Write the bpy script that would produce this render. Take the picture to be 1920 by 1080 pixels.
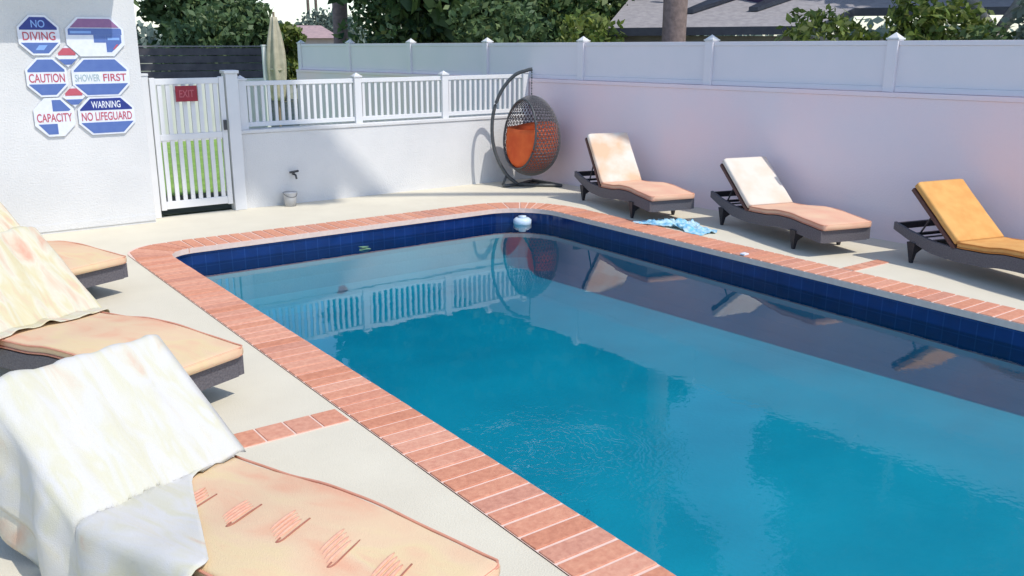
import bpy, bmesh, math, random
from mathutils import Vector, Matrix, noise
import numpy as np
random.seed(7)
for o in list(bpy.data.objects): bpy.data.objects.remove(o)
S = bpy.context.scene
col = S.collection
R = math.radians

# ------------------------------------------------------------ camera
cd = bpy.data.cameras.new('camera'); cam = bpy.data.objects.new('camera', cd); col.objects.link(cam)
M = ((0.8090055, 0.1541752, -0.5672214), (-0.5877954, 0.2164363, -0.7795203), (0.0025846, 0.9640463, 0.2657216))
cam.matrix_world = Matrix([(*M[0], 0), (*M[1], 0), (*M[2], 2.1), (0, 0, 0, 1)])
cd.sensor_width = 36; cd.lens = 1710.77 / 1920 * 36; cd.clip_start = 0.05; cd.clip_end = 3000
S.camera = cam
# ------------------------------------------------------------ world, sun, exposure
w = bpy.data.worlds.new("World"); S.world = w; w.use_nodes = True
nt = w.node_tree; bg = nt.nodes['Background']
sky = nt.nodes.new('ShaderNodeTexSky'); sky.sky_type = 'NISHITA'; sky.sun_disc = False
SUN = Vector((0.24, -0.64, 1.0)).normalized()
sky.sun_elevation = math.asin(SUN.z); sky.sun_rotation = math.atan2(SUN.x, SUN.y)
sky.air_density = 0.85; sky.dust_density = .6; sky.ozone_density = 1.4
bg.inputs['Strength'].default_value = 0.15
nt.links.new(sky.outputs[0], bg.inputs[0])
sd = bpy.data.lights.new('sun', 'SUN'); sd.energy = 2.05; sd.angle = R(0.5); sd.color = (1, 0.955, 0.885)
so = bpy.data.objects.new('sun', sd); col.objects.link(so)
so.rotation_euler = SUN.to_track_quat('Z', 'Y').to_euler(); so.location = (2, -6, 12)
S.view_settings.view_transform = 'Standard'; S.view_settings.look = 'None'
S.view_settings.gamma = 1; S.view_settings.exposure = 0.66
try: S.cycles.transparent_max_bounces = 24
except Exception: pass

# ------------------------------------------------------------ helpers
def mat(name, c, rough=0.6, c2=None, scale=6, bump=0.0, bscale=60, spec=0.5, metal=0, detail=5, ramp=(0.35, 0.65), transl=None):
    m = bpy.data.materials.new(name); m.use_nodes = True; n = m.node_tree; b = n.nodes['Principled BSDF']
    b.inputs['Base Color'].default_value = (*c, 1); b.inputs['Roughness'].default_value = rough
    b.inputs['Specular IOR Level'].default_value = spec; b.inputs['Metallic'].default_value = metal
    tc = n.nodes.new('ShaderNodeTexCoord')
    if c2:
        t = n.nodes.new('ShaderNodeTexNoise'); t.inputs['Scale'].default_value = scale; t.inputs['Detail'].default_value = detail
        r = n.nodes.new('ShaderNodeValToRGB'); r.color_ramp.elements[0].color = (*c, 1); r.color_ramp.elements[1].color = (*c2, 1)
        r.color_ramp.elements[0].position, r.color_ramp.elements[1].position = ramp
        n.links.new(tc.outputs['Object'], t.inputs['Vector']); n.links.new(t.outputs[0], r.inputs[0]); n.links.new(r.outputs[0], b.inputs['Base Color'])
    if bump:
        t = n.nodes.new('ShaderNodeTexNoise'); t.inputs['Scale'].default_value = bscale; t.inputs['Detail'].default_value = 4
        bp = n.nodes.new('ShaderNodeBump'); bp.inputs['Strength'].default_value = bump; bp.inputs['Distance'].default_value = 0.01
        n.links.new(tc.outputs['Object'], t.inputs['Vector']); n.links.new(t.outputs[0], bp.inputs['Height']); n.links.new(bp.outputs[0], b.inputs['Normal'])
    return m

def island_mat(name, cols, rough=0.6, noise_amt=0.0, transl=0.0, spec=0.3, bump=0):
    """colour varies by mesh island: bricks, leaves"""
    m = bpy.data.materials.new(name); m.use_nodes = True; n = m.node_tree; b = n.nodes['Principled BSDF']
    g = n.nodes.new('ShaderNodeNewGeometry'); r = n.nodes.new('ShaderNodeValToRGB')
    el = r.color_ramp.elements; el[0].color = (*cols[0], 1); el[1].color = (*cols[-1], 1)
    for i, c in enumerate(cols[1:-1]): e = el.new((i + 1) / (len(cols) - 1)); e.color = (*c, 1)
    n.links.new(g.outputs['Random Per Island'], r.inputs[0])
    out = r.outputs[0]
    if noise_amt:
        tc = n.nodes.new('ShaderNodeTexCoord'); t = n.nodes.new('ShaderNodeTexNoise'); t.inputs['Scale'].default_value = 35
        mx = n.nodes.new('ShaderNodeMix'); mx.data_type = 'RGBA'; mx.blend_type = 'OVERLAY'; mx.inputs[0].default_value = noise_amt
        n.links.new(tc.outputs['Object'], t.inputs['Vector']); n.links.new(out, mx.inputs[6]); n.links.new(t.outputs[0], mx.inputs[7]); out = mx.outputs[2]
        if bump:
            bp = n.nodes.new('ShaderNodeBump'); bp.inputs['Strength'].default_value = bump; bp.inputs['Distance'].default_value = 0.01
            n.links.new(t.outputs[0], bp.inputs['Height']); n.links.new(bp.outputs[0], b.inputs['Normal'])
    n.links.new(out, b.inputs['Base Color']); b.inputs['Roughness'].default_value = rough; b.inputs['Specular IOR Level'].default_value = spec
    if transl:
        tr = n.nodes.new('ShaderNodeBsdfTranslucent'); n.links.new(out, tr.inputs[0]); mx = n.nodes.new('ShaderNodeMixShader'); mx.inputs[0].default_value = transl
        n.links.new(b.outputs[0], mx.inputs[1]); n.links.new(tr.outputs[0], mx.inputs[2]); n.links.new(mx.outputs[0], n.nodes['Material Output'].inputs[0])
    return m

def bez(pts, n=8):
    out = []; P_ = [Vector(p) for p in pts]; P_ = [P_[0]*2-P_[1]]+P_+[P_[-1]*2-P_[-2]]
    for i in range(1, len(P_)-2):
        for k in range(n):
            t = k/n; a,b,c,d = P_[i-1:i+3]; out.append(.5*((2*b)+(c-a)*t+(2*a-5*b+4*c-d)*t*t+(3*b-a-3*c+d)*t**3))
    return out+[P_[-2]]

class MB:
    def __init__(s): s.v = []; s.f = []
    def add(s, vs, fs):
        k = len(s.v); s.v += [tuple(v) for v in vs]; s.f += [tuple(i + k for i in f) for f in fs]; return s
    def box(s, x0, x1, y0, y1, z0, z1):
        return s.add([(x0,y0,z0),(x1,y0,z0),(x1,y1,z0),(x0,y1,z0),(x0,y0,z1),(x1,y0,z1),(x1,y1,z1),(x0,y1,z1)],
                     [(0,3,2,1),(4,5,6,7),(0,1,5,4),(1,2,6,5),(2,3,7,6),(3,0,4,7)])
    def tube(s, pts, r, n=8, r2=None, caps=True):
        pts = [Vector(p) for p in pts]; m = len(pts); rings = []
        for i, p in enumerate(pts):
            d = (pts[min(i+1, m-1)] - pts[max(i-1, 0)]).normalized()
            a = d.cross(Vector((0,0,1)) if abs(d.z) < .95 else Vector((1,0,0))).normalized(); b = d.cross(a)
            rr = r if r2 is None else r + (r2 - r) * i / max(m-1, 1)
            if isinstance(r, (list, tuple)): rr = r[i]
            rings.append([p + (a*math.cos(2*math.pi*k/n) + b*math.sin(2*math.pi*k/n))*rr for k in range(n)])
        vs = [v for rg in rings for v in rg]; fs = [(i*n+k, i*n+(k+1)%n, (i+1)*n+(k+1)%n, (i+1)*n+k) for i in range(m-1) for k in range(n)]
        if caps: fs += [tuple(range(n))[::-1], tuple((m-1)*n+k for k in range(n))]
        return s.add(vs, fs)
    def sweep(s, rings, closed=True):
        n = len(rings[0]); m = len(rings); vs = [v for rg in rings for v in rg]
        fs = [(i*n+k, i*n+(k+1)%n, (i+1)*n+(k+1)%n, (i+1)*n+k) for i in range(m-1) for k in range(n)]
        fs += [tuple(range(n))[::-1], tuple((m-1)*n+k for k in range(n))]
        return s.add(vs, fs)
    def prism(s, pts, z0, z1):
        n = len(pts)
        return s.add([(x,y,z0) for x,y in pts] + [(x,y,z1) for x,y in pts],
                     [tuple(range(n))[::-1], tuple(n+i for i in range(n))] + [(i,(i+1)%n,n+(i+1)%n,n+i) for i in range(n)])
    def build(s, name, m, parent=None, smooth=False, bevel=0, sub=0, loc=None, auto=None):
        me = bpy.data.meshes.new(name); me.from_pydata(s.v, [], s.f); me.update()
        bm = bmesh.new(); bm.from_mesh(me); bmesh.ops.recalc_face_normals(bm, faces=bm.faces); bm.to_mesh(me); bm.free()
        if smooth: me.polygons.foreach_set('use_smooth', [True]*len(me.polygons))
        me.materials.append(m); o = bpy.data.objects.new(name, me); col.objects.link(o)
        if parent: o.parent = parent
        if loc: o.location = loc
        if bevel:
            b = o.modifiers.new('bevel', 'BEVEL'); b.width = bevel; b.segments = 2; b.limit_method = 'ANGLE'
        if sub: q = o.modifiers.new('sub', 'SUBSURF'); q.levels = q.render_levels = sub
        return o

def tag(o, label=None, cat=None, group=None, kind=None):
    if label: o['label'] = label
    if cat: o['category'] = cat
    if group: o['group'] = group
    if kind: o['kind'] = kind
    return o
def empty(name, loc, rz=0, label=None, cat=None, group=None):
    o = bpy.data.objects.new(name, None); col.objects.link(o); o.location = loc; o.rotation_euler = (0, 0, rz); o.empty_display_size = .1
    return tag(o, label, cat, group)
def copy_tree(o, parent=None):
    c = o.copy(); col.objects.link(c)
    if parent: c.parent = parent
    for ch in [x for x in bpy.data.objects if x.parent == o]: copy_tree(ch, c)
    return c

# ------------------------------------------------------------ materials
WHITE = mat('white_paint', (.74,.735,.72), .55, (.70,.70,.69), 3, .05)
STUCCO = mat('white_stucco', (.72,.71,.685), .85, (.655,.65,.63), 1.3, .6, 60)
BLOCK = mat('painted_block', (.95,.73,.735), .8, (.85,.745,.77), .7, .3, 45)
VINYL = mat('white_vinyl', (.80,.74,.76), .4, (.76,.72,.74), 1.5)
DECK = mat('deck_concrete', (.71,.655,.515), .85, (.65,.595,.465), 2.2, .3, 120, ramp=(.3,.75))
GROUND = mat('ground_soil', (.30,.29,.22), .95, (.2,.22,.12), .6, .3, 8)
BRICK = island_mat('coping_brick', [(.57,.235,.14),(.64,.29,.18),(.61,.265,.17),(.67,.33,.22),(.55,.25,.17)], .8, .35, bump=.3)
MORTAR = mat('mortar', (.80,.60,.50), .9, (.74,.54,.45), 20)
WICKER = mat('wicker', (.085,.078,.088), .6, (.14,.13,.14), 80, .6, 140)
DARK = mat('dark_frame', (.012,.012,.018), .5, (.025,.022,.028), 40, .3, 100)
BROWN = mat('brown_wicker', (.14,.06,.045), .7, (.09,.04,.035), 60, .5, 120)
ORANGE = mat('orange_cushion', (.74,.40,.12), .85, (.68,.33,.09), 9, .25, 220)
SALMON = mat('salmon_cushion', (.74,.40,.27), .85, (.78,.52,.34), 4, .25, 220, ramp=(.3,.7))  # pinkish orange mottled with lighter peach
def streak_mat(name, cols, pos, sc=(5.5,1.3,1.3), bump=.22):
    m = mat(name, cols[0], .95); n = m.node_tree; b = n.nodes['Principled BSDF']
    tc = n.nodes.new('ShaderNodeTexCoord'); mp = n.nodes.new('ShaderNodeMapping'); mp.inputs['Scale'].default_value = sc
    t = n.nodes.new('ShaderNodeTexNoise'); t.inputs['Scale'].default_value = 2.2; t.inputs['Detail'].default_value = 4; t.inputs['Distortion'].default_value = .6
    rr = n.nodes.new('ShaderNodeValToRGB'); el = rr.color_ramp.elements
    el[0].color = (*cols[0],1); el[0].position = pos[0]; el[1].color = (*cols[-1],1); el[1].position = pos[-1]
    for c, p in list(zip(cols, pos))[1:-1]: e = el.new(p); e.color = (*c,1)
    n.links.new(tc.outputs['Object'], mp.inputs[0]); n.links.new(mp.outputs[0], t.inputs['Vector']); n.links.new(t.outputs[0], rr.inputs[0]); n.links.new(rr.outputs[0], b.inputs['Base Color'])
    t2 = n.nodes.new('ShaderNodeTexNoise'); t2.inputs['Scale'].default_value = 230; bp = n.nodes.new('ShaderNodeBump'); bp.inputs['Strength'].default_value = bump; bp.inputs['Distance'].default_value = .01
    n.links.new(tc.outputs['Object'], t2.inputs['Vector']); n.links.new(t2.outputs[0], bp.inputs['Height']); n.links.new(bp.outputs[0], b.inputs['Normal'])
    return m
TOWEL = streak_mat('cream_towel', [(.64,.33,.23),(.64,.50,.36),(.64,.60,.46),(.62,.55,.34),(.64,.44,.31)], (.30,.42,.52,.62,.75))
TOWELW = streak_mat('white_towel', [(.62,.44,.32),(.62,.58,.47),(.62,.60,.56),(.60,.57,.43),(.62,.60,.56)], (.28,.38,.48,.64,.74))
PEACH = streak_mat('peach_cushion', [(.73,.40,.25),(.73,.49,.31),(.73,.53,.33),(.73,.56,.32),(.74,.48,.30)], (.3,.42,.52,.62,.75), (2.2,1.1,1.0), .3)
BLUEW = mat('blue_towel', (.16,.50,.72), .9, (.55,.75,.82), 14, .5, 200, ramp=(.4,.6))
TEXT_RED = mat('sign_red', (.52,.10,.14), .5, (.48,.09,.12), 20)
TEXT_WHITE = mat('sign_white', (.78,.80,.85), .45, (.72,.74,.80), 20)
SIGN_BLUE = mat('sign_blue', (.085,.15,.40), .4, (.10,.17,.42), 12)
SIGN_DBLUE = mat('sign_dark_blue', (.015,.03,.20), .4, (.02,.04,.25), 12)
SIGN_LBLUE = mat('sign_light_blue', (.22,.38,.75), .4, (.25,.42,.75), 12)
STEEL = mat('grey_steel', (.07,.07,.075), .4, (.10,.10,.10), 30, metal=.6)

def tile_mat():
    m = bpy.data.materials.new('blue_tile'); m.use_nodes = True; n = m.node_tree; b = n.nodes['Principled BSDF']
    tc = n.nodes.new('ShaderNodeUVMap') if False else n.nodes.new('ShaderNodeTexCoord')
    v = n.nodes.new('ShaderNodeTexVoronoi'); v.distance = 'CHEBYCHEV'; v.inputs['Scale'].default_value = 7.2; v.inputs['Randomness'].default_value = 0
    r = n.nodes.new('ShaderNodeValToRGB'); r.color_ramp.elements[0].position = .455; r.color_ramp.elements[1].position = .475
    r.color_ramp.elements[0].color = (.004,.026,.13,1); r.color_ramp.elements[1].color = (.012,.045,.18,1)
    t = n.nodes.new('ShaderNodeTexNoise'); t.inputs['Scale'].default_value = 5
    mx = n.nodes.new('ShaderNodeMix'); mx.data_type = 'RGBA'; mx.blend_type = 'OVERLAY'; mx.inputs[0].default_value = .4
    n.links.new(tc.outputs['Object'], v.inputs['Vector']); n.links.new(tc.outputs['Object'], t.inputs['Vector'])
    n.links.new(v.outputs['Distance'], r.inputs[0]); n.links.new(r.outputs[0], mx.inputs[6]); n.links.new(t.outputs[0], mx.inputs[7]); n.links.new(mx.outputs[2], b.inputs['Base Color'])
    b.inputs['Roughness'].default_value = .15
    return m
TILE = tile_mat()
PLASTER = mat('pool_plaster', (.035,.43,.555), .8, (.03,.355,.475), 1.1, .2, 30)

def water_mat():
    m = bpy.data.materials.new('pool_water'); m.use_nodes = True; n = m.node_tree; n.nodes.remove(n.nodes['Principled BSDF'])
    out = n.nodes['Material Output']
    tr = n.nodes.new('ShaderNodeBsdfTransparent'); gl = n.nodes.new('ShaderNodeBsdfGlossy'); gl.inputs['Roughness'].default_value = .012
    fr = n.nodes.new('ShaderNodeFresnel'); fr.inputs['IOR'].default_value = 1.50; mx = n.nodes.new('ShaderNodeMixShader')
    tc = n.nodes.new('ShaderNodeTexCoord')
    # gentle swell everywhere
    n1 = n.nodes.new('ShaderNodeTexNoise'); n1.inputs['Scale'].default_value = 1.6; n1.inputs['Detail'].default_value = 3
    n.links.new(tc.outputs['Object'], n1.inputs['Vector'])
    # rings spreading from a point near the left coping
    mp = n.nodes.new('ShaderNodeMapping'); mp.inputs['Location'].default_value = (-2.95, -3.75, .0)
    n.links.new(tc.outputs['Object'], mp.inputs['Vector'])
    le = n.nodes.new('ShaderNodeVectorMath'); le.operation = 'LENGTH'; n.links.new(mp.outputs[0], le.inputs[0])
    def math_(op, a, b=None, c=None):
        q = n.nodes.new('ShaderNodeMath'); q.operation = op
        for i, x in enumerate((a, b, c)):
            if x is None: continue
            if isinstance(x, (int, float)): q.inputs[i].default_value = x
            else: n.links.new(x, q.inputs[i])
        return q.outputs[0]
    nd = n.nodes.new('ShaderNodeTexNoise'); nd.inputs['Scale'].default_value = 5; nd.inputs['Detail'].default_value = 3
    n.links.new(tc.outputs['Object'], nd.inputs['Vector'])
    ph = math_('ADD', math_('MULTIPLY', le.outputs['Value'], 130.0), math_('MULTIPLY', nd.outputs[0], 60.0))
    ring = math_('SINE', ph)
    fall = math_('POWER', math_('MAXIMUM', math_('SUBTRACT', 1.0, math_('DIVIDE', le.outputs['Value'], .95)), 0.0), 1.3)
    ringh = math_('MULTIPLY', math_('MULTIPLY', ring, fall), .016)
    n2 = n.nodes.new('ShaderNodeTexNoise'); n2.inputs['Scale'].default_value = 17; n2.inputs['Detail'].default_value = 2
    n.links.new(tc.outputs['Object'], n2.inputs['Vector'])
    # choppier toward the near end
    sx = n.nodes.new('ShaderNodeSeparateXYZ'); n.links.new(tc.outputs['Object'], sx.inputs[0])
    near = math_('MAXIMUM', math_('DIVIDE', math_('SUBTRACT', 5.2, sx.outputs[1]), 5.0), 0.06)
    chop = math_('MULTIPLY', math_('MULTIPLY', n2.outputs[0], near), .015)
    h = math_('ADD', math_('ADD', math_('MULTIPLY', n1.outputs[0], .016), ringh), chop)
    bp = n.nodes.new('ShaderNodeBump'); bp.inputs['Strength'].default_value = 1.0; bp.inputs['Distance'].default_value = .10
    n.links.new(h, bp.inputs['Height']); n.links.new(bp.outputs[0], gl.inputs['Normal']); n.links.new(bp.outputs[0], fr.inputs['Normal'])
    n.links.new(fr.outputs[0], mx.inputs[0]); n.links.new(tr.outputs[0], mx.inputs[1]); n.links.new(gl.outputs[0], mx.inputs[2]); n.links.new(mx.outputs[0], out.inputs['Surface'])
    va = n.nodes.new('ShaderNodeVolumeAbsorption'); va.inputs['Color'].default_value = (0, .79, .86, 1); va.inputs['Density'].default_value = 1.05
    n.links.new(va.outputs[0], out.inputs['Volume'])
    return m
WATER = water_mat()

# ------------------------------------------------------------ ground, deck, pool
def rrect(x0, x1, y0, y1, rl, rr, n=10):
    """counter-clockwise outline with rounded far corners (rl left, rr right)"""
    p = [(x0, y0), (x1, y0)]
    p += [(x1-rr+rr*math.cos(a), y1-rr+rr*math.sin(a)) for a in [math.pi/2*i/n for i in range(n+1)]]
    p += [(x0+rl-rl*math.sin(a), y1-rl+rl*math.cos(a)) for a in [math.pi/2*i/n for i in range(n+1)]]
    return p
PX0, PX1, PY0, PY1 = 2.44, 7.02, -4.0, 9.30
CW = .345
inner = rrect(PX0, PX1, PY0, PY1, .28, .62)
outer = rrect(PX0-CW, PX1+CW+.03, PY0-CW, PY1+CW+.06, .40, .95)
def sheet_with_hole(name, outline, hole, z, m, thick=0):
    bm = bmesh.new(); es = []
    for loop in (outline, hole):
        vs = [bm.verts.new((x, y, z)) for x, y in loop]; es += [bm.edges.new((vs[i], vs[(i+1) % len(vs)])) for i in range(len(vs))]
    bmesh.ops.triangle_fill(bm, edges=es, use_beauty=True)
    for f in bm.faces:
        if f.normal.z < 0: f.normal_flip()
    me = bpy.data.meshes.new(name); bm.to_mesh(me); bm.free(); me.materials.append(m)
    o = bpy.data.objects.new(name, me); col.objects.link(o); return o
tag(sheet_with_hole('ground', [(-400,-400),(400,-400),(400,400),(-400,400)], rrect(PX0-.2, PX1+.2, PY0-.2, PY1+.2, .3, .6), -.04, GROUND), kind='structure')
# deck edge follows the slightly skewed boundary wall on the right
def wx(y): return 8.53 + (10.4 - y)*.07
tag(sheet_with_hole('pool_deck', [(-8,-8),(wx(-8),-8),(wx(11.2),11.2),(-8,11.2)], outer, 0.0, DECK), kind='structure')
# expansion joints / brick bands in the deck
def coping():
    mb = MB(); mo = MB()
    # resample inner and outer outlines together
    def arc_pts(x0,x1,y0,y1,rl,rr,n=6):
        return rrect(x0,x1,y0,y1,rl,rr,n)
    segs = []
    step = .126
    x0i,x1i,y1i = PX0-.015, PX1-.0+.015-.03, PY1-.015
    def quad(a, b, c, d, hh):   # a,b inner edge; c,d outer edge
        g = .009
        def lerp(p, q, t): return (p[0]+(q[0]-p[0])*t, p[1]+(q[1]-p[1])*t)
        L = math.dist(a, b); t = min(g/max(L, .02), .10)
        L2 = math.dist(c, d); t2 = min(g/max(L2, .02), .10)
        A, B = lerp(a,b,t), lerp(a,b,1-t); D, C_ = lerp(d,c,t2), lerp(d,c,1-t2)
        D, C_ = lerp(d, c, t2), lerp(c, d, t2)
        zz = hh + random.uniform(-.0015, .0015)
        mb.prism([A, B, C_, D], -.045, zz)
    # straight left (outer on -x), y descending pairs
    yl_top = PY1-.28
    def run(P, Q, P2, Q2):
        n = max(1, round(math.dist(P, Q)/step))
        if math.dist(P2,Q2) > math.dist(P,Q)*1.6: n = max(1, round(math.dist(P2,Q2)/.15))
        for i in range(n):
            f = lambda a, b, t: (a[0]+(b[0]-a[0])*t, a[1]+(b[1]-a[1])*t)
            quad(f(P,Q,i/n), f(P,Q,(i+1)/n), f(P2,Q2,(i+1)/n), f(P2,Q2,i/n), .012)
    ir, rr = .28, .62
    oi, oo = (PX0-CW+.02, PX1+CW, PY1+CW+.03), None
    OX0, OX1, OY1 = PX0-CW+.004, PX1+CW+.026, PY1+CW+.056
    run((PX0-.0, PY0), (PX0, PY1-ir), (OX0, PY0), (OX0, PY1-ir))
    k = 4
    for i in range(k):
        a, b = math.pi/2*i/k, math.pi/2*(i+1)/k
        ip = lambda t: (PX0+ir-ir*math.cos(t), PY1-ir+ir*math.sin(t))
        ro = .40
        def op(t):
            if t < .001: return (OX0, PY1-ir)
            if t > math.pi/2-.001: return (PX0+ir, OY1)
            return (OX0+(ro+.1)*(1-math.cos(t))+ (0), OY1-(ro+.02)*(1-math.sin(t)))
        run(ip(a), ip(b), op(a), op(b))
    run((PX0+ir, PY1), (PX1-rr, PY1), (PX0+ir, OY1), (PX1-rr, OY1))
    k = 7
    ro = rr + CW
    for i in range(k):
        a, b = math.pi/2*i/k, math.pi/2*(i+1)/k
        ip = lambda t: (PX1-rr+rr*math.sin(t), PY1-rr+rr*math.cos(t))
        op = lambda t: (PX1-rr+(OX1-PX1+rr)*math.sin(t), PY1-rr+(OY1-PY1+rr)*math.cos(t))
        run(ip(a), ip(b), op(a), op(b))
    run((PX1, PY1-rr), (PX1, PY0), (OX1, PY1-rr), (OX1, PY0))
    root = mb.build('pool_coping', BRICK, bevel=.004)
    tag(root, kind='structure')
    return root
cop = coping()
def ring_wall(name, loop, z0, z1, m, closed=True):
    n = len(loop); mb = MB()
    mb.add([(x,y,z0) for x,y in loop]+[(x,y,z1) for x,y in loop], [(i,(i+1)%n,n+(i+1)%n,n+i) for i in range(n)])
    return mb.build(name, m)
# mortar bed under the bricks, flat ring
def flat_ring(name, o_, i_, z, m):
    n = len(o_); mb = MB(); mb.add([(x,y,z) for x,y in o_]+[(x,y,z) for x,y in i_], [(i,(i+1)%n,n+(i+1)%n,n+i) for i in range(n)]); return mb.build(name, m)
inner_bed = rrect(PX0+.004, PX1-.004, PY0, PY1-.004, .28, .62)
bed = flat_ring('mortar_bed', rrect(PX0-CW, PX1+CW+.03, PY0-CW, PY1+CW+.06, .40, .95), inner_bed, .0055, MORTAR); tag(bed, kind='structure')
lip = ring_wall('mortar_lip', inner_bed, -.05, .0055, MORTAR); tag(lip, kind='structure')
WL = -.18
wallloop = rrect(PX0-.02, PX1+.02, PY0, PY1+.02, .28, .62)
tile = ring_wall('pool_tile', wallloop, -.33, -.04, TILE); tag(tile, kind='structure')
# plaster shell: walls with a cove down to a gently sloping floor
def shell():
    mb = MB(); prof = [(0,-.32),(0.0,-.55),(.02,-.72),(.09,-.86),(.20,-.94),(.36,-.97)]
    loops = []
    for off, z in prof:
        lp = rrect(PX0-.022+off, PX1+.022-off, PY0+off, PY1+.022-off, max(.28-off,.05)+0.0, max(.62-off,.12))
        loops.append([(x, y, z if z > -.5 else z*(.50+.042*max(y,0))) for x, y in lp])
    n = len(loops[0]); vs = [v for l in loops for v in l]
    fs = [(i*n+k, i*n+(k+1)%n, (i+1)*n+(k+1)%n, (i+1)*n+k) for i in range(len(loops)-1) for k in range(n)]
    mb.add(vs, fs)
    # floor as a strip fan on the sloping plane
    last = loops[-1]; k0 = len(mb.v); mb.add(last, [tuple(range(n))])
    return mb.build('pool_shell', PLASTER)
tag(shell(), kind='structure')
wmb = MB(); wl_ = rrect(PX0-.03, PX1+.03, PY0-.01, PY1+.03, .28, .62); wmb.prism(wl_, -1.4, WL)
wat = wmb.build('pool_water', WATER); tag(wat, kind='structure')

def brick_band(x0, x1, y0, y1, nb):
    mb = MB(); d = (x1-x0)/nb
    for i in range(nb): mb.box(x0+i*d+.006, x0+(i+1)*d-.006, y0+.005, y1-.005, -.02, .009)
    o = mb.build('brick_band', BRICK, bevel=.003); tag(o, kind='structure')
    b2 = MB(); b2.box(x0, x1, y0, y1, -.02, .004); q = b2.build('band_mortar', MORTAR); tag(q, kind='structure')
brick_band(1.42, 2.075, 4.40, 4.60, 4)
brick_band(7.42, 8.0, 4.78, 4.92, 4)

# lawn and dark ground strip beyond the gate
GRASS = mat('lawn_grass', (.16,.30,.05), .9, (.24,.40,.08), 3, .4, 30)
PALE = mat('pale_paving', (.55,.54,.50), .9, (.48,.47,.44), 2)
STRIP = mat('dark_ground', (.03,.035,.02), .95, (.05,.06,.03), 5)
tag(MB().box(-4,8.2,12.7,19.3,-.06,0.0).build('lawn', GRASS), kind='structure')
tag(MB().box(-4,8.3,11.35,12.69,-.06,-.01).build('dark_strip', STRIP), kind='structure')  # flat dark strip just behind the gate and low wall

# ------------------------------------------------------------ right boundary wall and vinyl fence on it
RZ = math.atan(.07)
def ztop(y): return 2.045 - (y-8)*.010
bw = empty('block_wall', (8.53, 10.4, 0), RZ, 'long lavender white painted block wall behind the three loungers', 'wall')
def slab(mb, x0, x1, y0, y1, z0a, z0b, z1a, z1b):
    mb.add([(x0,y0,z0a),(x1,y0,z0a),(x1,y1,z0b),(x0,y1,z0b),(x0,y0,z1a),(x1,y0,z1a),(x1,y1,z1b),(x0,y1,z1b)],
           [(0,3,2,1),(4,5,6,7),(0,1,5,4),(1,2,6,5),(2,3,7,6),(3,0,4,7)])
def zled(y): return 1.525 - (y-8)*.010
ya, yb = -13.0, 8.3       # local y (world y about -2.6 .. 18.7)
m_ = MB(); slab(m_, 0, .2, ya, yb, -.3, -.3, zled(ya+10.4)-.05, zled(yb+10.4)-.05); m_.build('wall_body', BLOCK, bw)
m_ = MB(); slab(m_, -.012, .212, ya, yb, zled(ya+10.4)-.048, zled(yb+10.4)-.048, zled(ya+10.4), zled(yb+10.4)); m_.build('wall_cap', BLOCK, bw, bevel=.004)
vf = empty('vinyl_fence', (8.53, 10.4, 1.5), RZ, 'pale vinyl panel fence standing along the top of the long block wall', 'fence')
ys = [4.11-6.9, 4.11-4.6, 4.11-2.3-.05, 5.56-2.85+.5, 5.56, 7.92, 10.17, 12.34, 14.5, 16.6, 18.6]
ys = [-1.3, 1.0, 3.27, 5.56, 7.92, 10.17, 12.34, 14.5, 16.6, 18.6]
pm = None
for i, y in enumerate(ys):
    yl = y - 10.4; zt = ztop(y) - 1.5; zb = zled(y) - 1.5 + .002
    p = MB().box(.03, .15, yl-.06, yl+.06, zb, zt+.01).build('post', VINYL, vf, bevel=.006)
    c = MB(); c.box(.02, .16, yl-.07, yl+.07, zt+.011, zt+.028)
    c.add([(.03,yl-.06,zt+.029),(.15,yl-.06,zt+.029),(.15,yl+.06,zt+.029),(.03,yl+.06,zt+.029),(.09,yl,zt+.085)], [(0,1,4),(1,2,4),(2,3,4),(3,0,4),(3,2,1,0)])
    c.build('post_cap', WHITE, p)
    if i < len(ys)-1:
        y2 = ys[i+1]; a, b = yl+.061, y2-10.4-.061
        q = MB(); slab(q, .065, .115, a, b, zled(y)-1.5+.06, zled(y2)-1.5+.06, ztop(y)-1.5-.05, ztop(y2)-1.5-.05)
        q.build('panel', VINYL, vf)
        q = MB(); slab(q, .055, .125, a, b, ztop(y)-1.5-.049, ztop(y2)-1.5-.049, ztop(y)-1.5, ztop(y2)-1.5)
        slab(q, .055, .125, a, b, zled(y)-1.5+.004, zled(y2)-1.5+.004, zled(y)-1.5+.059, zled(y2)-1.5+.059)
        q.build('rail', VINYL, vf, bevel=.004)

# ------------------------------------------------------------ low wall, picket fence and gate at the far end
FY = 11.15
lw = empty('low_wall', (6.1, FY, 0), 0, 'low white block wall under the picket railing at the far end of the pool', 'wall')
m_ = MB(); m_.box(3.92-6.1, 8.47-6.1, 0, .2, -.2, .93); m_.build('wall_body', STUCCO, lw, bevel=.006)
m_ = MB(); m_.box(3.90-6.1, 8.465-6.1, -.015, .215, .932, .975); m_.build('wall_cap', STUCCO, lw, bevel=.006)
pf = empty('picket_fence', (6.1, FY+.1, .975), 0, 'white picket railing with square posts standing on the low block wall', 'fence')
posts = [4.05, 5.62, 6.98, 8.40]
for x in posts:
    big = x == 5.62
    p = MB().box(x-6.1-.05, x-6.1+.05, -.05, .05, 0, .60).build('post', WHITE, pf, bevel=.005)
    c = MB(); c.box(x-6.1-.06, x-6.1+.06, -.06, .06, .601, .62); c.add([(x-6.1-.05,-.05,.621),(x-6.1+.05,-.05,.621),(x-6.1+.05,.05,.621),(x-6.1-.05,.05,.621),(x-6.1,0,.66)], [(0,1,4),(1,2,4),(2,3,4),(3,0,4),(3,2,1,0)])
    c.build('post_cap', WHITE, p)
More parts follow.
